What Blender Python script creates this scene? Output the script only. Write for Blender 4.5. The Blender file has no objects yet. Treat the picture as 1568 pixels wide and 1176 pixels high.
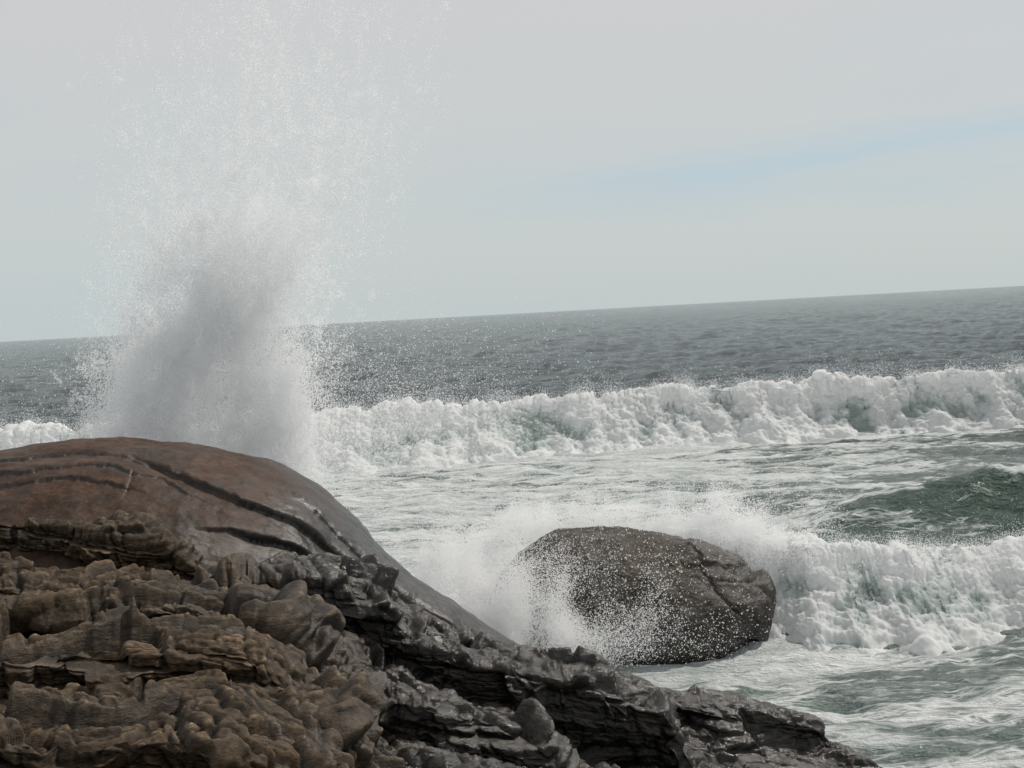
import bpy, math, numpy as np
from mathutils import Vector
rng=np.random.default_rng(7)
sc=bpy.context.scene
# ---------------------------------------------------------------- noise
def tables(seed):
    r=np.random.default_rng(seed)
    p=r.permutation(256); g=r.normal(size=(256,3)); g/=np.linalg.norm(g,axis=1)[:,None]
    return p.astype(np.int32),g.astype(np.float32)
def perlin(x,y,z,seed=0):
    p,g=tables(seed)
    x,y,z=np.broadcast_arrays(x,y,z)
    ix=np.floor(x).astype(np.int32);iy=np.floor(y).astype(np.int32);iz=np.floor(z).astype(np.int32)
    fx=(x-ix).astype(np.float32);fy=(y-iy).astype(np.float32);fz=(z-iz).astype(np.float32)
    u=fx*fx*fx*(fx*(fx*6-15)+10);v=fy*fy*fy*(fy*(fy*6-15)+10);w=fz*fz*fz*(fz*(fz*6-15)+10)
    out=0
    for a in (0,1):
        pa=p[(ix+a)&255]; wa=u if a else 1-u
        for b in (0,1):
            pb=p[(pa+iy+b)&255]; wb=v if b else 1-v
            for c in (0,1):
                G=g[p[(pb+iz+c)&255]]; wc=w if c else 1-w
                out=out+wa*wb*wc*(G[...,0]*(fx-a)+G[...,1]*(fy-b)+G[...,2]*(fz-c))
    return out*1.5
def fbm(x,y,z,o=4,seed=0,gain=.5):
    s=0;a=1;f=1
    for i in range(o):
        s=s+a*perlin(x*f,y*f,z*f,seed+i);a*=gain;f*=2.03
    return s
def billow(x,y,z,o=4,seed=0,gain=.5):
    s=0;a=1;f=1
    for i in range(o):
        s=s+a*np.abs(perlin(x*f,y*f,z*f,seed+i));a*=gain;f*=2.1
    return s
def blocks(u,v,w,seed,sh=.10):
    """steep-edged slabs: beds stacked along w, each bed broken by its own joints along u and v"""
    r=np.random.default_rng(seed);H=r.random((4096,6))
    L=np.floor(w).astype(np.int64);fw=w-L
    tw=np.clip((fw-.5)/sh+.5,0,1);tw=tw*tw*(3-2*tw)
    out=0;crk=0
    for dl in (0,1):
        Lw=L+dl;hl=H[(Lw*2654435761>>3)&4095]
        uu=u*(.7+.6*hl[...,2])+31*hl[...,0];vv=v*(.7+.6*hl[...,3])+17*hl[...,1]
        iu=np.floor(uu).astype(np.int64);iv=np.floor(vv).astype(np.int64);fu=uu-iu;fv=vv-iv
        tu=np.clip((fu-.5)/(sh*.7)+.5,0,1);tv=np.clip((fv-.5)/(sh*.7)+.5,0,1)
        ww=tw if dl else 1-tw
        a=0
        for du in (0,1):
            for dv in (0,1):
                hh=((iu+du)*73856093 ^ (iv+dv)*19349663 ^ Lw*83492791)&4095
                q=H[hh]
                val=(q[...,4]-.5)*1.0+(hl[...,4]-.5)*.8+(q[...,5]-.5)*1.1*(fu-du)+(q[...,0]-.5)*.9*(fw-dl)+(q[...,3]-.5)*.8*(fv-dv)
                a=a+(tu if du else 1-tu)*(tv if dv else 1-tv)*val
        out=out+ww*a
        crk=crk+ww*np.exp(-((fu-.5)/(.035))**2)
    crk=np.maximum(crk,np.exp(-((fw-.5)/.05)**2))
    return out,crk
def cells(x,y,z,seed=0):
    r=np.random.default_rng(seed);J=r.random((4096,3)).astype(np.float32)
    ix=np.floor(x).astype(np.int64);iy=np.floor(y).astype(np.int64);iz=np.floor(z).astype(np.int64)
    F1=np.full(x.shape,9.,np.float32);F2=F1.copy();ID=np.zeros(x.shape,np.int64)
    V=np.zeros(x.shape+(3,),np.float32)
    for a in (-1,0,1):
        for b in (-1,0,1):
            for c in (-1,0,1):
                h=((ix+a)*73856093 ^ (iy+b)*19349663 ^ (iz+c)*83492791)&4095
                j=J[h]
                dx=x-(ix+a+j[...,0]);dy=y-(iy+b+j[...,1]);dz=z-(iz+c+j[...,2])
                d=np.sqrt(dx*dx+dy*dy+dz*dz)
                m=d<F1
                F2=np.where(m,F1,np.minimum(F2,d));F1=np.where(m,d,F1)
                ID=np.where(m,h,ID)
                V[m]=np.stack([dx,dy,dz],-1)[m]
    return F1,F2,ID,V
def facet(x,y,z,seed):
    F1,F2,ID,V=cells(x,y,z,seed)
    r=np.random.default_rng(seed+99);H=r.random(4096)-.5;G=r.normal(size=(4096,3))*.55
    d=H[ID]*1.0+(G[ID]*V).sum(-1)
    crack=np.clip(1-(F2-F1)/.10,0,1)
    return d,crack
def sstep(a,b,x):
    t=np.clip((x-a)/(b-a),0,1);return t*t*(3-2*t)
def blur(D,n):
    for _ in range(n):
        P=np.pad(D,1,mode='edge')
        D=(P[1:-1,1:-1]*2+P[:-2,1:-1]+P[2:,1:-1]+P[1:-1,:-2]+P[1:-1,2:])/6
    return D
# ---------------------------------------------------------------- mesh helpers
def grid_mesh(name,X,Y,Z,mat,attrs=None,flip=False):
    n,m=X.shape
    co=np.stack([X,Y,Z],-1).reshape(-1,3).astype(np.float32)
    i=np.arange(n*m).reshape(n,m)
    q=np.stack([i[:-1,:-1],i[:-1,1:],i[1:,1:],i[1:,:-1]],-1).reshape(-1,4)
    if flip:q=q[:,::-1]
    me=bpy.data.meshes.new(name)
    me.vertices.add(len(co));me.vertices.foreach_set('co',co.ravel())
    me.loops.add(q.size);me.loops.foreach_set('vertex_index',q.ravel().astype(np.int32))
    me.polygons.add(len(q));me.polygons.foreach_set('loop_start',(np.arange(len(q))*4).astype(np.int32))
    me.update(calc_edges=True)
    me.polygons.foreach_set('use_smooth',np.ones(len(q),bool))
    for k,v in (attrs or {}).items():
        at=me.attributes.new(k,'FLOAT','POINT');at.data.foreach_set('value',np.asarray(v,np.float32).ravel())
    me.materials.append(mat);me.validate();me.update()
    ob=bpy.data.objects.new(name,me);sc.collection.objects.link(ob);return ob
def normals(X,Y,Z):
    P=np.stack([X,Y,Z],-1);a=np.gradient(P,axis=0);b=np.gradient(P,axis=1)
    n=np.cross(a,b);return n/(np.linalg.norm(n,axis=-1,keepdims=True)+1e-9)
# ---------------------------------------------------------------- material helpers
class M:
    def __init__(s,name):
        s.m=bpy.data.materials.new(name);s.m.use_nodes=True;s.t=s.m.node_tree;s.t.nodes.clear()
        s.out=s.n('ShaderNodeOutputMaterial')
    def n(s,ty,**k):
        nd=s.t.nodes.new(ty)
        for a,b in k.items():
            if a.startswith('_'):nd.inputs[a[1:]].default_value=b
            else:setattr(nd,a,b)
        return nd
    def l(s,a,b):s.t.links.new(a,b)
    def math(s,op,a,b=None,clamp=False):
        nd=s.n('ShaderNodeMath',operation=op,use_clamp=clamp)
        for i,v in enumerate((a,b)):
            if v is None:continue
            if isinstance(v,(int,float)):nd.inputs[i].default_value=v
            else:s.l(v,nd.inputs[i])
        return nd.outputs[0]
    def mapv(s,scale,rot=(0,0,0)):
        tc=s.n('ShaderNodeTexCoord');mp=s.n('ShaderNodeMapping');s.l(tc.outputs['Object'],mp.inputs[0])
        mp.inputs['Scale'].default_value=scale;mp.inputs['Rotation'].default_value=rot;return mp.outputs[0]
    def noise(s,vec,scale,detail=6,rough=.6,dist=0):
        nd=s.n('ShaderNodeTexNoise');nd.inputs['Scale'].default_value=scale;nd.inputs['Detail'].default_value=detail
        nd.inputs['Roughness'].default_value=rough;nd.inputs['Distortion'].default_value=dist
        s.l(vec,nd.inputs['Vector']);return nd.outputs['Fac']
    def ramp(s,fac,pts):
        nd=s.n('ShaderNodeValToRGB');e=nd.color_ramp.elements
        while len(e)<len(pts):e.new(.5)
        for i,(p,c) in enumerate(pts):
            e[i].position=p;e[i].color=(*c,1) if isinstance(c,tuple) else (c,c,c,1)
        s.l(fac,nd.inputs[0]);return nd.outputs[0]
    def mix(s,f,a,b,bt='MIX'):
        nd=s.n('ShaderNodeMix',data_type='RGBA',blend_type=bt)
        if isinstance(f,(int,float)):nd.inputs[0].default_value=f
        else:s.l(f,nd.inputs[0])
        for k,v in ((6,a),(7,b)):
            if isinstance(v,tuple):nd.inputs[k].default_value=(*v,1)
            else:s.l(v,nd.inputs[k])
        return nd.outputs[2]
    def attr(s,n):return s.n('ShaderNodeAttribute',attribute_name=n).outputs['Fac']
    def bump(s,h,st,dist,nrm=None):
        b=s.n('ShaderNodeBump');b.inputs['Strength'].default_value=st;b.inputs['Distance'].default_value=dist
        s.l(h,b.inputs['Height'])
        if nrm:s.l(nrm,b.inputs['Normal'])
        return b.outputs[0]
# rock -----------------------------------------------------------
def rock_mat(name,cols,wet_cols,rough=(.35,.7),bs_d=.05,stretch=(1.2,3,7),pn=(.3,.85,1.5),spec=.5):
    k=M(name);v=k.mapv((1,1,1));vs=k.mapv(stretch,(0,.14,0))
    n1=k.noise(v,1.1,6,.65);n2=k.noise(vs,2.5,8,.7,.4);n3=k.noise(v,30,5,.7);n4=k.noise(v,5,6,.7,.5)
    geo=k.n('ShaderNodeNewGeometry')
    base=k.ramp(n2,[(.3,cols[0]),(.52,cols[1]),(.72,cols[2])])
    pat=k.ramp(n1,[(.42,0.),(.62,1.)])
    base=k.mix(k.math('MULTIPLY',pat,.6),base,cols[3])
    wetc=k.ramp(n2,[(.3,wet_cols[0]),(.7,wet_cols[1])])
    wet=k.attr('wet')
    wf=k.math('ADD',wet,k.math('MULTIPLY',k.math('SUBTRACT',n1,.5),.9),True)
    col=k.mix(wf,base,wetc)
    pt=k.ramp(geo.outputs['Pointiness'],[(.43,pn[0]),(.5,pn[1]),(.57,pn[2])])  # shade painted into crevices by curvature, edges lightened
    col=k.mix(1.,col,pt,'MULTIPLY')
    col=k.mix(.85,col,k.ramp(n3,[(.35,.6),(.65,1.3)]),'MULTIPLY')
    col=k.mix(.8,col,k.ramp(n4,[(.35,.55),(.65,1.25)]),'MULTIPLY')
    bs=k.n('ShaderNodeBsdfPrincipled');k.l(col,bs.inputs['Base Color'])
    r=k.n('ShaderNodeMapRange');r.inputs['To Min'].default_value=rough[1];r.inputs['To Max'].default_value=rough[0]
    k.l(wf,r.inputs['Value'])
    rr=k.math('ADD',r.outputs[0],k.math('MULTIPLY',k.math('SUBTRACT',n4,.5),.35),True)
    k.l(rr,bs.inputs['Roughness'])
    sl=k.n('ShaderNodeMapRange');sl.inputs['To Min'].default_value=.12;sl.inputs['To Max'].default_value=spec
    k.l(wf,sl.inputs['Value']);k.l(sl.outputs[0],bs.inputs['Specular IOR Level'])
    hh=k.math('ADD',k.math('MULTIPLY',n2,.8),k.math('MULTIPLY',n3,.25));hh=k.math('ADD',hh,k.math('MULTIPLY',n4,.5))
    k.l(k.bump(hh,.9,bs_d),bs.inputs['Normal']);k.l(bs.outputs[0],k.out.inputs[0]);return k.m
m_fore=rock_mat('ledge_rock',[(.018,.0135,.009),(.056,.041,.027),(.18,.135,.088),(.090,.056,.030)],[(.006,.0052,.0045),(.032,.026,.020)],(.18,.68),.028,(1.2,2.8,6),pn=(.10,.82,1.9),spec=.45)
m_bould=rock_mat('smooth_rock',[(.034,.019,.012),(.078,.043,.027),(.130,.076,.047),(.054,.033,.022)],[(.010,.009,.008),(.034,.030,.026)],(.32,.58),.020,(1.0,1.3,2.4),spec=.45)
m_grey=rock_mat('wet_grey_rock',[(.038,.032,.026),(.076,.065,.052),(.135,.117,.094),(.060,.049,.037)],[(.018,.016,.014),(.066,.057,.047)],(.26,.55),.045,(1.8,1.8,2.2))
# foam -----------------------------------------------------------
def foam_mat():
    k=M('sea_foam');v=k.mapv((1,1,1))
    n=k.noise(v,1.3,6,.6);n3=k.noise(v,11,8,.8)
    th=k.attr('thick_shade')
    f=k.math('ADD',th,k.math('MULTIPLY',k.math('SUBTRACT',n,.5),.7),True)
    col=k.ramp(f,[(.0,(.46,.53,.51)),(.25,(.74,.79,.785)),(.5,(.94,.95,.95))])  # low values grey-green: painted shade in hollows, plus thinner foam
    d=k.n('ShaderNodeBsdfDiffuse');k.l(col,d.inputs['Color'])
    nr=k.bump(n3,.4,.05);k.l(nr,d.inputs['Normal'])
    t=k.n('ShaderNodeBsdfTranslucent');k.l(col,t.inputs[0])
    mx=k.n('ShaderNodeMixShader');mx.inputs[0].default_value=.5
    k.l(d.outputs[0],mx.inputs[1]);k.l(t.outputs[0],mx.inputs[2]);k.l(mx.outputs[0],k.out.inputs[0]);return k.m
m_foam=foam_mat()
k=M('water_spray');d=k.n('ShaderNodeBsdfDiffuse');d.inputs[0].default_value=(.96,.965,.97,1)
t=k.n('ShaderNodeBsdfTranslucent');t.inputs[0].default_value=(.96,.965,.97,1)
mx=k.n('ShaderNodeMixShader');mx.inputs[0].default_value=.5
tr=k.n('ShaderNodeBsdfTransparent');mx2=k.n('ShaderNodeMixShader');mx2.inputs[0].default_value=.25
k.l(d.outputs[0],mx.inputs[1]);k.l(t.outputs[0],mx.inputs[2]);k.l(mx.outputs[0],mx2.inputs[1]);k.l(tr.outputs[0],mx2.inputs[2]);k.l(mx2.outputs[0],k.out.inputs[0]);m_spray=k.m
# water ----------------------------------------------------------
def water_mat():
    k=M('sea_water');v=k.mapv((1,1,1));vs=k.mapv((.6,1.3,1),(0,0,.08))
    foam=k.attr('foam');aer=k.attr('aer');grn=k.attr('green')
    w1=k.noise(vs,.7,5,.6,.3);w2=k.noise(vs,3.2,6,.65,.2);w3=k.noise(vs,.42,8,.72,.3)
    vl=k.mapv((.6,1.8,1));dn=k.n('ShaderNodeTexNoise');dn.inputs['Scale'].default_value=1.1;dn.inputs['Detail'].default_value=5
    k.l(vl,dn.inputs['Vector'])
    va=k.n('ShaderNodeVectorMath',operation='MULTIPLY_ADD');k.l(dn.outputs['Color'],va.inputs[0]);va.inputs[1].default_value=(2.6,2.6,0);k.l(vl,va.inputs[2])
    vo=k.n('ShaderNodeTexVoronoi',feature='DISTANCE_TO_EDGE');vo.inputs['Scale'].default_value=1.4;k.l(va.outputs[0],vo.inputs['Vector'])
    vo2=k.n('ShaderNodeTexVoronoi',feature='DISTANCE_TO_EDGE');vo2.inputs['Scale'].default_value=4.0;k.l(va.outputs[0],vo2.inputs['Vector'])
    lace=k.math('SUBTRACT',1,k.math('MULTIPLY',vo.outputs[0],3.4,True),True)
    lace2=k.math('SUBTRACT',1,k.math('MULTIPLY',vo2.outputs[0],4.,True),True)
    pn=k.noise(vl,1.1,8,.72,.8)
    s=k.math('ADD',k.math('MULTIPLY',lace,.36),k.math('MULTIPLY',lace2,.26))
    s=k.math('ADD',s,k.math('MULTIPLY',pn,1.5))
    s=k.math('ADD',s,k.math('MULTIPLY',foam,1.0))
    ff=k.n('ShaderNodeMapRange',interpolation_type='SMOOTHSTEP');ff.inputs['From Min'].default_value=1.33;ff.inputs['From Max'].default_value=1.72
    k.l(s,ff.inputs['Value'])
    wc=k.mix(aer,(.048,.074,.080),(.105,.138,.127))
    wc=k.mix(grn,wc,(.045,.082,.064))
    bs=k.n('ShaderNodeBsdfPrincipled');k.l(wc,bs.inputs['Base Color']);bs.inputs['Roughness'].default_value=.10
    bs.inputs['IOR'].default_value=1.33
    h=k.math('ADD',k.math('MULTIPLY',w1,.8),k.math('MULTIPLY',w2,.32))
    farw=k.math('SUBTRACT',1,aer,True)
    h=k.math('ADD',h,k.math('MULTIPLY',w3,k.math('ADD',k.math('MULTIPLY',farw,3.0),.8)))
    k.l(k.bump(h,1.0,.50),bs.inputs['Normal'])
    fc=k.mix(k.ramp(pn,[(.35,0.),(.62,1.)]),(.38,.43,.42),(.72,.74,.74))
    fb=k.n('ShaderNodeBsdfDiffuse');k.l(fc,fb.inputs['Color'])
    k.l(k.bump(k.math('ADD',s,k.noise(v,9,6,.7)),.8,.16),fb.inputs['Normal'])
    mx=k.n('ShaderNodeMixShader');k.l(ff.outputs[0],mx.inputs[0]);k.l(bs.outputs[0],mx.inputs[1]);k.l(fb.outputs[0],mx.inputs[2])
    k.l(mx.outputs[0],k.out.inputs[0]);return k.m
m_water=water_mat()
# ================================================================ SEA
def crest1(x):return 41+.13*np.clip(x,-30,16)*.9+.5*np.sin(x*.35)
def sea():
    a_in=np.linspace(-27,27,820);a=np.radians(np.concatenate([np.linspace(-86,-27.3,50),a_in,np.linspace(27.3,86,50)]))
    r=np.concatenate([np.geomspace(6,60,600),np.geomspace(60.4,20000,560)])
    R,A=np.meshgrid(r,a,indexing='ij')
    X=R*np.sin(A);Y=R*np.cos(A)
    att=1-sstep(300,1200,R)
    near=1-sstep(40,46,Y)
    Z=.12*fbm(X*.18,Y*.33,0*X,3,1)*att+.07*fbm(X*.9,Y*1.5,0*X,4,5)*(1-sstep(60,160,R))
    Z+=.035*fbm(X*2.2,Y*3.5,0*X,3,15)*(1-sstep(20,60,R))
    Z-=.07*near*np.abs(perlin(X*.5+.3*perlin(X,Y,0*X,12),Y*1.1,0*X,13))
    far=sstep(46,60,Y)
    Z+=far*att*.22*fbm(X*.22,Y*.36,0*X+3,4,9,.68)
    s=Y-(crest1(X)+1.0);Z+=.95*np.where(s>0,np.exp(-(s/2.4)**2),np.exp(-(s/.6)**2))
    yc=23.6-.10*(X-7)+.25*np.sin(X*1.1);s=Y-yc
    m3=sstep(2.6,10,X)*.80+sstep(2.6,5.5,X)*.35
    Z+=m3*(.95+.12*perlin(X*.8,0*X,0*X,33)+.06*perlin(X*2.4,0*X,0*X,34))*np.where(s<0,np.exp(-(s/1.0)**2),np.exp(-(s/1.7)**2))
    Z+=.10*m3*np.exp(-(s/1.2)**2)*fbm(X*1.2,Y*1.6,0*X,4,37)
    Z+=.30*sstep(2.6,5,X)*np.exp(-((Y-27.5-.2*np.sin(X))/1.2)**2)
    foam=np.full(X.shape,-.3)
    zone=sstep(14.8,17,Y)*(1-sstep(40,43,Y))
    right=sstep(3,12,X+(30-Y)*.35)
    foam+=zone*(.95-.58*right)
    foam+=(1-sstep(15,17,Y))*(.74)
    foam+=.55*fbm(X*.20,Y*.50,0*X,4,44)*(1-far)
    on=np.exp(-(s/1.2)**2)*np.clip(m3,0,1)
    foam+=on*.06
    foam+=m3*.65*np.exp(-((s-.1)/.28)**2)*sstep(-.25,.15,perlin(X*.9,0*X,0*X,71))
    foam-=far*.5
    foam+=np.exp(-((Y-crest1(X)+1.9)/1.0)**2)*.35
    foam+=.45*np.exp(-((X-1.3)**2+((Y-16.0)*1.6)**2)/3.2)
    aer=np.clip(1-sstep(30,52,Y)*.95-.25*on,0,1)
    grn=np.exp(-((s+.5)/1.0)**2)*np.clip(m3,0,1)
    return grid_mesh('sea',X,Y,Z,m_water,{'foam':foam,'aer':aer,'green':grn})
sea()
# ================================================================ WAVES
def foam_wave(name,x0,x1,nx,nt,yc,H,front,back,amp,scl,seed):
    x=np.linspace(x0,x1,nx);T=np.linspace(0,1,nt)
    tc=[0,.14,.28,.36,.46,.68,.88,1];
    wob=lambda f,s:perlin(x*f,0*x,0*x,s)
    Yc=yc(x)+.35*scl*wob(.5/scl,seed);Hh=H(x)*(1+.10*wob(.5/scl,seed+1)+.10*wob(1.5/scl,seed+2)+.06*wob(4/scl,seed+5)+.04*wob(11/scl,seed+6));F=front(x)*(1+.40*wob(.3/scl,seed+3)+.25*wob(1.1/scl,seed+4));B=back(x)
    ys=[Yc+B,Yc+.5*B,Yc+.15*B,Yc,Yc-.12*F,Yc-.38*F,Yc-.7*F,Yc-F]
    zs=[0*x-.2,.45*Hh,.9*Hh,Hh,.92*Hh,.5*Hh,.14*Hh,0*x-.15]
    Y=np.empty((nx,nt));Z=np.empty((nx,nt));ys=np.array(ys);zs=np.array(zs)
    for i in range(nx):
        Y[i]=np.interp(T,tc,ys[:,i]);Z[i]=np.interp(T,tc,zs[:,i])
    X=np.repeat(x[:,None],nt,1)
    N=normals(X,Y,Z)
    if N[...,2].mean()<0:N=-N
    q=1/scl
    wx=.7*fbm(X*q*.8,Y*q*.8,Z*q*.8,4,seed+30)
    b=billow(X*q*2.4+wx,Y*q*1.1+wx,Z*q*.8-wx,6,seed+10,.68);b=b-.6
    env=sstep(0,.15,T)*(1-sstep(.93,1,T))+.15
    lum=fbm(X*q*.5,Y*q*.5,Z*q*.6,5,seed+20,.58)
    fold=perlin(X*q*.9+wx,Y*q*.4,Z*q*.3+9,seed+25)
    D=(amp*.36*b+1.05*amp*lum+.75*amp*fold)*env
    X2=X+N[...,0]*D;Y2=Y+N[...,1]*D;Z2=Z+N[...,2]*D
    zz=np.clip(Z/ (Hh[:,None]+.01),0,1)
    thick_shade=.62+.50*b+.60*lum+.4*fold-.28*np.exp(-((zz-.45)/.25)**2)+.1*zz  # hollows and mid face lowered to paint shade along with thin foam
    grid_mesh(name,X2,Y2,Z2,m_foam,{'thick_shade':thick_shade})
    return X2,Y2,Z2
one=lambda v:(lambda x:0*x+v)
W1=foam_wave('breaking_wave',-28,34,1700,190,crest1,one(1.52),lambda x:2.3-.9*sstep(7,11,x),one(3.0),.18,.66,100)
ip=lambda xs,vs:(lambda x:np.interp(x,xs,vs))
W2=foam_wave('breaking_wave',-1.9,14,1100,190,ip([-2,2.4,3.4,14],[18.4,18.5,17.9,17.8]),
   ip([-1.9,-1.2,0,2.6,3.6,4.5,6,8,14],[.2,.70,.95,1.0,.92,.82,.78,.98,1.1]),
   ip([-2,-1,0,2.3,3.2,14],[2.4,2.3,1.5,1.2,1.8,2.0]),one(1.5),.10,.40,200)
# ================================================================ FOREGROUND LEDGES
def ledges():
    x=np.concatenate([np.linspace(-9,-4.9,90),np.linspace(-4.88,3.4,900)])
    L=[(7.0,[-9,-2.63,-2.2,-1.925,-1.6,-1.29,-.6,.5,1.5,2.2,3.4],[2.1,2.065,1.99,2.05,1.98,1.83,1.3,.6,0,-.5,-1]),
       (8.3,[-9,-3.1,-2.52,-1.68,-1.466,-1.137,-1.0,-.3,1,2,3.4],[2.2,2.18,2.21,2.14,1.94,1.656,1.39,1.15,.4,-.4,-1]),
       (9.6,[-9,-3.57,-2.46,-1.72,-1.3,-.43,.05,.21,.8,1.6,2.2,3.4],[2.2,2.10,2.17,2.04,1.57,1.35,1.126,.914,.5,.1,-.4,-1]),
       (10.8,[-9,-4.0,-3.56,-3.0,-2.31,-1.616,-1.225,-1.036,-.85,-.463,.18,.91,1.07,1.18,1.9,2.5,2.9,3.4],[2.3,2.18,2.03,2.126,2.063,2.10,1.978,1.793,1.56,1.364,1.23,1.04,.81,.474,.3,.0,-.4,-.9]),
       (12.0,[-9,-4.41,-3.70,-3.26,-2.99,-2.57,-1.5,-.5,.36,1.01,1.89,2.435,2.6,3.0,3.4],[2.7,2.54,2.42,2.34,2.22,1.90,1.6,1.2,.91,.73,.61,.42,.25,-.05,-.4])]
    segY=[];segZ=[];cnt=[]
    def add(y,z,c):segY.append(y+0*x);segZ.append(z+0*x);cnt.append(c)
    z0=np.interp(x,[-9,-1,2,3.4],[2.2,1.7,-.2,-1])
    add(-3+0*x,z0+.15,0);add(4+0*x,z0-.05,20)
    zp=z0-.05
    for i,(y,xs,zs) in enumerate(L):
        z=np.interp(x,xs,zs);z=np.convolve(np.pad(z,6,'edge'),np.ones(13)/13,'valid')
        yy=y+.22*perlin(x*.8,0*x+i,0*x,300+i)+.05*perlin(x*2.3,0*x+i,0*x,310+i)
        z=z+.03*perlin(x*2.0,0*x,0*x,340+i)
        zf=np.minimum(zp-.06,z-.29)
        slab=sstep(1.0,1.3,x) if i==4 else 0*x
        zf=zf*(1-slab)+(zp*.3+z*.7-.03)*slab
        add(yy-.02-.08*slab,zf,90 if i else 30)
        add(yy-.05,z-.05,80);add(yy+.01,z-.005,12);add(yy+.18,z+.005,16)
        zp=z-.04
        if i<4: add(yy+.60,z-.07,50); zp=z-.07
    add(13.0,zp-.25,30);add(13.8,0*x-1.0,20)
    Y=[];Z=[]
    for a in range(1,len(segY)):
        tt=np.linspace(0,1,cnt[a],endpoint=False)[:,None]
        Y.append(segY[a-1]*(1-tt)+segY[a]*tt);Z.append(segZ[a-1]*(1-tt)+segZ[a]*tt)
    Y=np.concatenate(Y).T;Z=np.concatenate(Z).T
    X=np.repeat(x[:,None],Y.shape[1],1)
    N=normals(X,Y,Z)
    if N[...,2].mean()<0:N=-N
    N=np.stack([blur(N[...,c],40) for c in range(3)],-1)
    N/=np.linalg.norm(N,axis=-1,keepdims=True)
    wv=.10*fbm(X*.45,Y*.5,Z*.5,2,405)
    u=X+.20*Z+.35*Y; w=Z+.20*X-.10*Y+wv;v=Y-.40*X+.15*Z
    wx=.09*fbm(X*1.0,Y*1.0,Z*1.0,3,400)+.012*fbm(X*7,Y*7,Z*7,3,402);wz=.012*fbm(X*1.6,Y*1.6,Z*2,3,410)+.006*fbm(X*8,Y*8,Z*8,3,412)
    b1,c1=blocks((u+wx)*1.0,(v+wx)*1.0,(w+wz)*3.4,21,.06)
    b2,c2=blocks((u+wx)*2.4,(v-wx)*2.2,(w+wz)*7.6,22,.07)
    b3,c3=blocks((u+wx)*7,(v+wx)*6,(w+wz)*18,23,.12)
    d2,k2=facet((u+wx)*1.8,(v)*2.0,(w+wz)*3.2,25)
    d3,k3=facet((u+wx)*6,(v)*6.5,(w+wz)*10,26)
    fine=fbm(X*11,Y*11,w*16,5,420,.62)
    flat=sstep(1.1,1.6,X)*.35
    D=.22*b1-.045*c1+.090*b2-.022*c2+.022*b3-.005*c3+.065*d2-.02*k2+.022*d3+.008*fine
    D*=1-flat
    D=blur(D,1)
    X2=X+N[...,0]*D;Y2=Y+N[...,1]*D;Z2=Z+N[...,2]*D
    wet=np.clip(sstep(-2.3,.4,X+.45*(Y-9))*1.2+.25*fbm(X,Y,Z,2,450),0,1)
    wet=np.clip(wet+.45*blur(c1*.6+c2*.4,2),0,1)
    grid_mesh('layered_rock_ledges',X2,Y2,Z2,m_fore,{'wet':wet},flip=True)
ledges()
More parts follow.
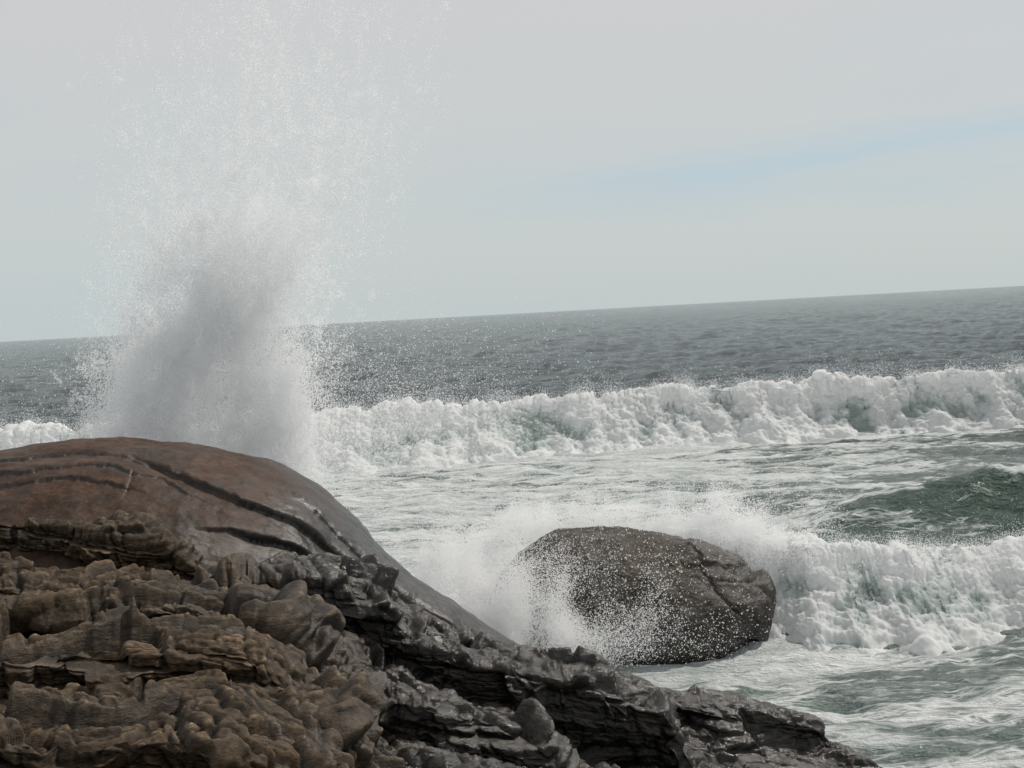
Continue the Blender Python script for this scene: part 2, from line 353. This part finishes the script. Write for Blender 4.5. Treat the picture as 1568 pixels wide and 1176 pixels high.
# ================================================================ BIG SMOOTH ROCK
def big_rock():
    x=np.concatenate([np.linspace(-10,-5.4,60),np.linspace(-5.39,1.3,680)])
    zc=np.interp(x,[-10,-7.5,-6.2,-5.11,-4.4,-3.95,-3.25,-2.547,-2.047,-1.68,-1.5,-1.196,-.761,-.454,-.08,.231,.6,1.0,1.3],
        [.8,2.3,2.8,2.93,2.99,2.99,2.876,2.689,2.404,2.029,1.80,1.475,1.173,.898,.652,.442,.2,-.15,-.5])
    kk=np.ones(9)/9;zc=np.concatenate([zc[:4],np.convolve(zc,kk,'valid'),zc[-4:]])
    yc=np.interp(x,[-10,-4,-1.5,1.3],[14.2,14.0,14.0,13.9])
    Wf=np.interp(x,[-10,-3,-1.5,0,1.3],[3.2,3.0,2.3,1.6,1.0]);Wb=np.interp(x,[-10,-2.5,-1.2,1.3],[3.2,2.8,1.9,1.1])
    th=np.concatenate([np.linspace(0,math.pi*.55,400,endpoint=False),np.linspace(math.pi*.55,math.pi,80)])
    nt=len(th);c=np.cos(th);s=np.sin(th)
    zb=-.7
    Y=yc[:,None]-np.where(c>0,Wf[:,None],Wb[:,None])*np.sign(c)*np.abs(c)**.95
    Z=zb+(zc-zb)[:,None]*np.abs(s)[None,:]**.85
    X=np.repeat(x[:,None],nt,1)
    N=normals(X,Y,Z)
    if N[...,2].mean()<0:N=-N
    front=sstep(0,.1,c)[None,:]*np.ones_like(X)
    off=zc[:,None]-Z
    D=.045*fbm(X*.9,Y*.9,Z*.9,5,510,.55)+.008*fbm(X*5,Y*5,Z*7,4,515)
    lines=0*X
    def crack(xs,os,lip,w=.016,dp=.05,sd=0):
        nonlocal D,lines
        o=np.interp(x,xs,os,left=-9,right=-9)[:,None]
        fade=np.clip(np.minimum(x-xs[0],xs[-1]-x)/.5,0,1)[:,None]
        o=o+(.022*fbm(X*3,0*X,0*X,4,520+sd,.6))*np.minimum(1,o/.15)
        dd=off-o
        wv=w*(1+.7*perlin(X*4,0*X,0*X,560+sd))
        dv=.65+.7*perlin(X*2.3,0*X,0*X,570+sd)
        D=D-fade*front*dp*dv*np.exp(-(dd/wv)**2)
        D=D-fade*front*lip*np.where(dd>0,np.exp(-dd/.20),0)
        lines=np.maximum(lines,fade*front*np.exp(-(dd/(w*1.3))**2)*dv)
    crack([-3.7,-3.1,-2.55,-2.0,-1.6,-1.0,-.4,.3],[.04,.13,.23,.20,.13,.10,.08,.07],.07,.010,.05,1)
    crack([-2.9,-2.3,-1.9,-1.5,-1.0,-.5,.1],[.50,.40,.31,.21,.18,.16,.14],.07,.010,.05,2)
    crack([-2.3,-1.7,-1.2,-.8,-.2],[.52,.36,.28,.25,.23],.06,.014,.05,3)
    crack([-2.3,-1.7,-1.2,-.6,0],[.07,.065,.055,.04,.035],.03,.008,.03,4)
    crack([-6,-5.1,-4.4,-3.7,-3.1],[.10,.075,.045,.06,.12],.02,.007,.032,5)
    crack([-6,-5.0,-4.2,-3.2],[.34,.27,.22,.30],.018,.008,.032,6)
    crack([-5.6,-4.6,-3.9,-3.3,-2.6],[.17,.16,.13,.16,.34],.018,.007,.030,7)
    vm=np.exp(-((X+3.55+.04*np.sin(Z*9)+.03*fbm(X*0,Z*6,0*X,3,580))/.012)**2)*sstep(.12,.15,off)*(1-sstep(.28,.36,off))*front
    D=D-.018*vm;lines=np.maximum(lines,vm*.6)
    st=-np.abs(perlin(X*.5,Y*.5,(Z+.62*X)*6,590))
    spur=sstep(-2.3,-1.4,X)
    bb,cr=blocks(X*1.2,Y*1.2,(Z+.66*X)*5,31,.12)
    D+=(.06*bb-.025*cr)*spur*front*sstep(.12,.35,off)
    D+=.05*st*spur*front*sstep(.05,.2,off)
    D=blur(D,1)
    X2=X+N[...,0]*D;Y2=Y+N[...,1]*D;Z2=Z+N[...,2]*D
    wet=.05+sstep(-2.6,-1.4,X+.15*off)+.35*sstep(.22,.55,off)+.35*fbm(X*.8,Y,Z,3,540)+.9*lines
    grid_mesh('smooth_sloping_boulder',X2,Y2,Z2,m_bould,{'wet':np.clip(wet,0,1)})
big_rock()
# ================================================================ ROUNDED BOULDER IN SURF
def surf_boulder():
    n=460;m=280
    ph=np.linspace(0,2*math.pi,n);th=np.linspace(-.55,math.pi/2,m)
    PH,TH=np.meshgrid(ph,th,indexing='ij')
    cx=np.cos(PH);cy=np.sin(PH)
    rr=np.abs(np.cos(TH))**.85
    hz=np.sin(TH)
    X=rr*np.sign(cx)*np.abs(cx)**.95*1.74;Y=rr*np.sign(cy)*np.abs(cy)**.95*1.25
    Z=.27+1.02*np.sign(hz)*np.abs(hz)**.95
    X=X+1.22+.22*np.clip(.45-Z,0,1)*np.where(X<0,1,-1.)-.25*np.clip(Z-.5,0,1)
    Y=Y+17.25
    N=normals(X,Y,Z)
    C=np.stack([X-1.28,Y-17.25,Z-.2],-1)
    sg=np.sign((N*C).sum(-1).mean());N*=sg
    D=.10*fbm(X*.8,Y*.8,Z*.9,4,600,.5)+.018*fbm(X*5,Y*5,Z*5,5,610,.6)
    j1=X-2.0-.55*(1.1-Z)+.12*fbm(X*2,Y*2,Z*2,3,640);j2=Z-(1.02-.30*(X-1.9))+.05*fbm(X*3,Y*3,Z*3,3,641)
    D-=.05*np.exp(-(j1/.022)**2)*sstep(.25,.45,Z)+.035*np.where(j1>0,np.exp(-j1/.3),0)
    D-=.035*np.exp(-(j2/.018)**2)*sstep(1.5,1.9,X)
    f,cr=facet(X*1.3,Y*1.3,(Z+.45*X)*2.6,41)
    D+=blur(.08*f-.03*cr,2)*sstep(2.0,2.6,X)
    X2=X+N[...,0]*D;Y2=Y+N[...,1]*D;Z2=Z+N[...,2]*D
    wet=.45+.6*fbm(X,Y,Z,3,620)+.5*(1-sstep(.1,.5,Z))
    grid_mesh('rounded_surf_boulder',X2,Y2,Z2,m_grey,{'wet':np.clip(wet,0,1)},flip=(sg<0))
surf_boulder()
# ================================================================ SPRAY (point clouds)
def pointcloud(name,P,R):
    me=bpy.data.meshes.new(name);me.vertices.add(len(P));me.vertices.foreach_set('co',P.astype(np.float32).ravel())
    at=me.attributes.new('rad','FLOAT','POINT');at.data.foreach_set('value',R.astype(np.float32))
    me.materials.append(m_spray)
    ob=bpy.data.objects.new(name,me);sc.collection.objects.link(ob)
    g=bpy.data.node_groups.new(name+'_points','GeometryNodeTree')
    g.interface.new_socket(name='Geometry',in_out='INPUT',socket_type='NodeSocketGeometry')
    g.interface.new_socket(name='Geometry',in_out='OUTPUT',socket_type='NodeSocketGeometry')
    i=g.nodes.new('NodeGroupInput');o=g.nodes.new('NodeGroupOutput');mp=g.nodes.new('GeometryNodeMeshToPoints')
    na=g.nodes.new('GeometryNodeInputNamedAttribute');na.data_type='FLOAT';na.inputs['Name'].default_value='rad'
    sm=g.nodes.new('GeometryNodeSetMaterial');sm.inputs['Material'].default_value=m_spray
    g.links.new(i.outputs[0],mp.inputs['Mesh']);g.links.new(na.outputs['Attribute'],mp.inputs['Radius'])
    g.links.new(mp.outputs[0],sm.inputs[0]);g.links.new(sm.outputs[0],o.inputs[0])
    mod=ob.modifiers.new('points','NODES');mod.node_group=g
    return ob
def plume():
    def pos(n,zs,wide=1.0):
        z=1.8+rng.gamma(1.7,zs/1.7,n);z=z[z<8.6];n=len(z)
        cx=np.interp(z,[1.5,2.8,4.3,5.6,7.6],[-3.78,-3.80,-3.62,-3.15,-2.6]);hw=np.interp(z,[1.5,2.8,4.3,5.6,7.6],[1.30,1.10,.92,1.05,1.25])*wide
        hw=hw*(1+.20*perlin(z*1.3,0*z,0*z,690)+.12*perlin(z*4,0*z,0*z,691))
        r=rng.uniform(-1,1,n)
        x=cx+r*hw+rng.normal(size=n)*.13*(1+.7*np.clip(z-2,0,9));y=17.2+rng.normal(size=n)*.22
        return np.stack([x,y,z],1)
    A=pos(600000,1.6)
    wv=.7*fbm(A[:,0]*.7,A[:,1],A[:,2]*.7,2,705)
    nz=fbm(A[:,0]*1.4-A[:,2]*.45+wv,A[:,1]*.5,A[:,2]*.9+wv,6,700,.65)
    zf=sstep(3.0,5.8,A[:,2])
    A=A[rng.random(len(A))<np.clip(.48-.20*zf+(1.1+.6*zf)*nz,0.02,1)]
    Q=pos(7500,2.1,1.12);ch=rng.integers(8,80,len(Q))
    dirv=Q-np.array([-3.9,17.4,-1.5]);dirv/=np.linalg.norm(dirv,axis=1)[:,None];dirv+=rng.normal(size=dirv.shape)*.5
    idx=np.repeat(np.arange(len(Q)),ch);t=rng.normal(size=len(idx))*.12*(.4+rng.random(len(Q))[idx])
    B=Q[idx]+dirv[idx]*t[:,None]+rng.normal(size=(len(idx),3))*.028
    n=12000;z=1.8+rng.exponential(.8,n);C=np.stack([-3.9+rng.normal(size=n)*1.5,17+rng.normal(size=n)*.5,z],1)
    n=20000;D=np.stack([-1.9+rng.normal(size=n)*1.05,17+rng.normal(size=n)*.4,2.1+rng.gamma(2.,.38,n)],1)
    R=np.concatenate([.0036+.0018*rng.random(len(A)),.003+.006*rng.random(len(B))**3,.003+.006*rng.random(len(C))**3,.003+.004*rng.random(len(D))**2])
    P=np.concatenate([A,B,C,D])
    pointcloud('splash_plume',P,R)
plume()
def mist():
    n=340000
    x=rng.uniform(-2.3,3.6,n)
    top=np.interp(x,[-2.3,-1.7,-1.2,-.6,0,1,2,2.6,3.1,3.6],[.3,.75,1.15,1.35,1.42,1.42,1.42,1.4,1.2,.6])
    top=top*(1+.20*perlin(x*1.7,0*x,0*x,801)+.14*perlin(x*5,0*x,0*x,802))
    z=top*(1.0-np.abs(rng.normal(size=n))*.42)+rng.exponential(.12,n)*np.sign(rng.random(n)-.25)
    yb=np.interp(x,[-2,-1,-.4,.2,2.6,3.6],[16.6,16.4,17.2,18.2,18.2,17.6])
    y=yb+rng.normal(size=n)*.20
    k=z>-.05;A=np.stack([x,y,z],1)[k]
    nz=fbm(A[:,0]*1.8,A[:,1]*1.6,A[:,2]*1.6,5,810);A=A[rng.random(len(A))<np.clip(.55+1.3*nz,.03,1)]
    n=280000;xx=rng.normal(size=n)*.52-.30;B=np.stack([xx,15.8+rng.normal(size=n)*.22,np.abs(rng.normal(size=n))*.60+.1*rng.random(n)],1)
    nz=fbm(B[:,0]*2,B[:,1]*2,B[:,2]*1.6,5,812);B=B[rng.random(len(B))<np.clip(.55+1.4*nz,.03,1)]
    n=14000;C=np.stack([rng.uniform(-2.2,4,n),17.8+rng.normal(size=n)*.4,.6+rng.gamma(2.5,.25,n)],1)
    P=np.concatenate([A,B,C]);R=np.concatenate([.0035+.002*rng.random(len(A)),.003+.002*rng.random(len(B)),.003+.004*rng.random(len(C))**2])
    pointcloud('splash_spray',P,R)
    n=36000;x=rng.normal(size=n)*.80+.70;z=.12+rng.gamma(2.2,.27,n);y=15.45+rng.normal(size=n)*.22
    P=np.stack([x,y,z],1);q=fbm(x*2,y,z*2,3,820);kp=rng.random(n)<np.clip(.5+1.2*q,.05,1);P=P[kp];R=.0018+.0060*rng.random(len(P))**4
    pointcloud('splash_spray',P,R)
mist()
def crest_spray(W,n,up,sig,r0,r1,name):
    X,Y,Z=W;nx,nt=X.shape
    i=rng.integers(0,nx,n);w=perlin(X[i,0]*1.3,0*X[i,0],0*X[i,0],901)
    j=np.clip((nt*(.40+rng.normal(size=n)*.16)),0,nt-1).astype(int)
    k=rng.random(n)<np.clip(.5+1.2*w,.1,1);i=i[k];j=j[k];n=len(i)
    P=np.stack([X[i,j],Y[i,j],Z[i,j]],1)+rng.normal(size=(n,3))*sig
    P[:,2]+=rng.exponential(up,n)*np.clip(1+2*perlin(X[i,0]*.6,0*X[i,0],0*X[i,0],903),.3,3)
    pointcloud(name,P,r0+(r1-r0)*rng.random(n)**2)
crest_spray(W1,170000,.12,.07,.006,.010,'wave_spray')
crest_spray(W2,160000,.06,.04,.0025,.005,'wave_spray')
# ================================================================ WORLD, SUN, CAMERA
sd=Vector((.66,.50,1.08)).normalized()
el=math.asin(sd.z);az=math.atan2(sd.x,sd.y)
w=bpy.data.worlds.new('World');sc.world=w;w.use_nodes=True;t=w.node_tree;t.nodes.clear()
N=t.nodes.new;Lk=t.links.new
out=N('ShaderNodeOutputWorld');bg=N('ShaderNodeBackground');bg.inputs[1].default_value=.1;Lk(bg.outputs[0],out.inputs[0])
sky=N('ShaderNodeTexSky');sky.sky_type='NISHITA';sky.sun_disc=False;sky.sun_elevation=el;sky.sun_rotation=az;sky.dust_density=2
tc=N('ShaderNodeTexCoord');sep=N('ShaderNodeSeparateXYZ');Lk(tc.outputs['Generated'],sep.inputs[0])
def mt(op,a,b=None,cl=False):
    nd=N('ShaderNodeMath');nd.operation=op;nd.use_clamp=cl
    for i,v in enumerate((a,b)):
        if v is None:continue
        if isinstance(v,(int,float)):nd.inputs[i].default_value=v
        else:Lk(v,nd.inputs[i])
    return nd.outputs[0]
mp=N('ShaderNodeMapping');mp.inputs['Scale'].default_value=(1.6,1.6,11);Lk(tc.outputs['Generated'],mp.inputs[0])
nz=N('ShaderNodeTexNoise');nz.inputs['Scale'].default_value=1.6;nz.inputs['Detail'].default_value=5;nz.inputs['Distortion'].default_value=.4;Lk(mp.outputs[0],nz.inputs[0])
grad=N('ShaderNodeValToRGB');e=grad.color_ramp.elements;e[0].position=0;e[0].color=(5.6,6.2,6.2,1);e[1].position=.22;e[1].color=(6.25,6.25,6.25,1)
Lk(sep.outputs[2],grad.inputs[0])
def streak(c0,slope,sharp,amp,x0):
    bandc=mt('ADD',mt('MULTIPLY',sep.outputs[0],slope),c0)
    bd=mt('SUBTRACT',sep.outputs[2],bandc);bd=mt('ADD',bd,mt('MULTIPLY',mt('SUBTRACT',nz.outputs[0],.5),.05))
    b=mt('SUBTRACT',1,mt('MULTIPLY',mt('ABSOLUTE',bd),sharp),True)
    return mt('MULTIPLY',mt('MULTIPLY',b,mt('MULTIPLY',mt('ADD',sep.outputs[0],x0),5,True)),amp)
band=mt('ADD',streak(.084,.06,45,.8,.08),streak(.066,.03,60,.4,.05))
soft=mt('MULTIPLY',mt('SUBTRACT',nz.outputs[0],.48,True),1.0,True)
fac=mt('ADD',band,soft,True)
mx=N('ShaderNodeMix');mx.data_type='RGBA';Lk(fac,mx.inputs[0]);Lk(grad.outputs[0],mx.inputs[6]);mx.inputs[7].default_value=(4.8,6.0,6.7,1)
m2=N('ShaderNodeMix');m2.data_type='RGBA';m2.inputs[0].default_value=.93;Lk(sky.outputs[0],m2.inputs[6]);Lk(mx.outputs[2],m2.inputs[7])
Lk(m2.outputs[2],bg.inputs[0])
sun=bpy.data.lights.new('sun','SUN');sun.energy=3.4;sun.angle=math.radians(1.0);sun.color=(1,.94,.86)
so=bpy.data.objects.new('sun',sun);sc.collection.objects.link(so);so.rotation_euler=sd.to_track_quat('Z','Y').to_euler();so.location=(10,20,30)
cam=bpy.data.cameras.new('camera');co=bpy.data.objects.new('camera',cam);sc.collection.objects.link(co)
co.location=(0,0,4);co.rotation_euler=(math.pi/2,math.radians(3.14),0);cam.lens=50;cam.sensor_width=36;cam.shift_y=-.0689
cam.clip_start=.1;cam.clip_end=60000;sc.camera=co
sc.view_settings.view_transform='Standard';sc.view_settings.look='None';sc.view_settings.exposure=0
print('done')
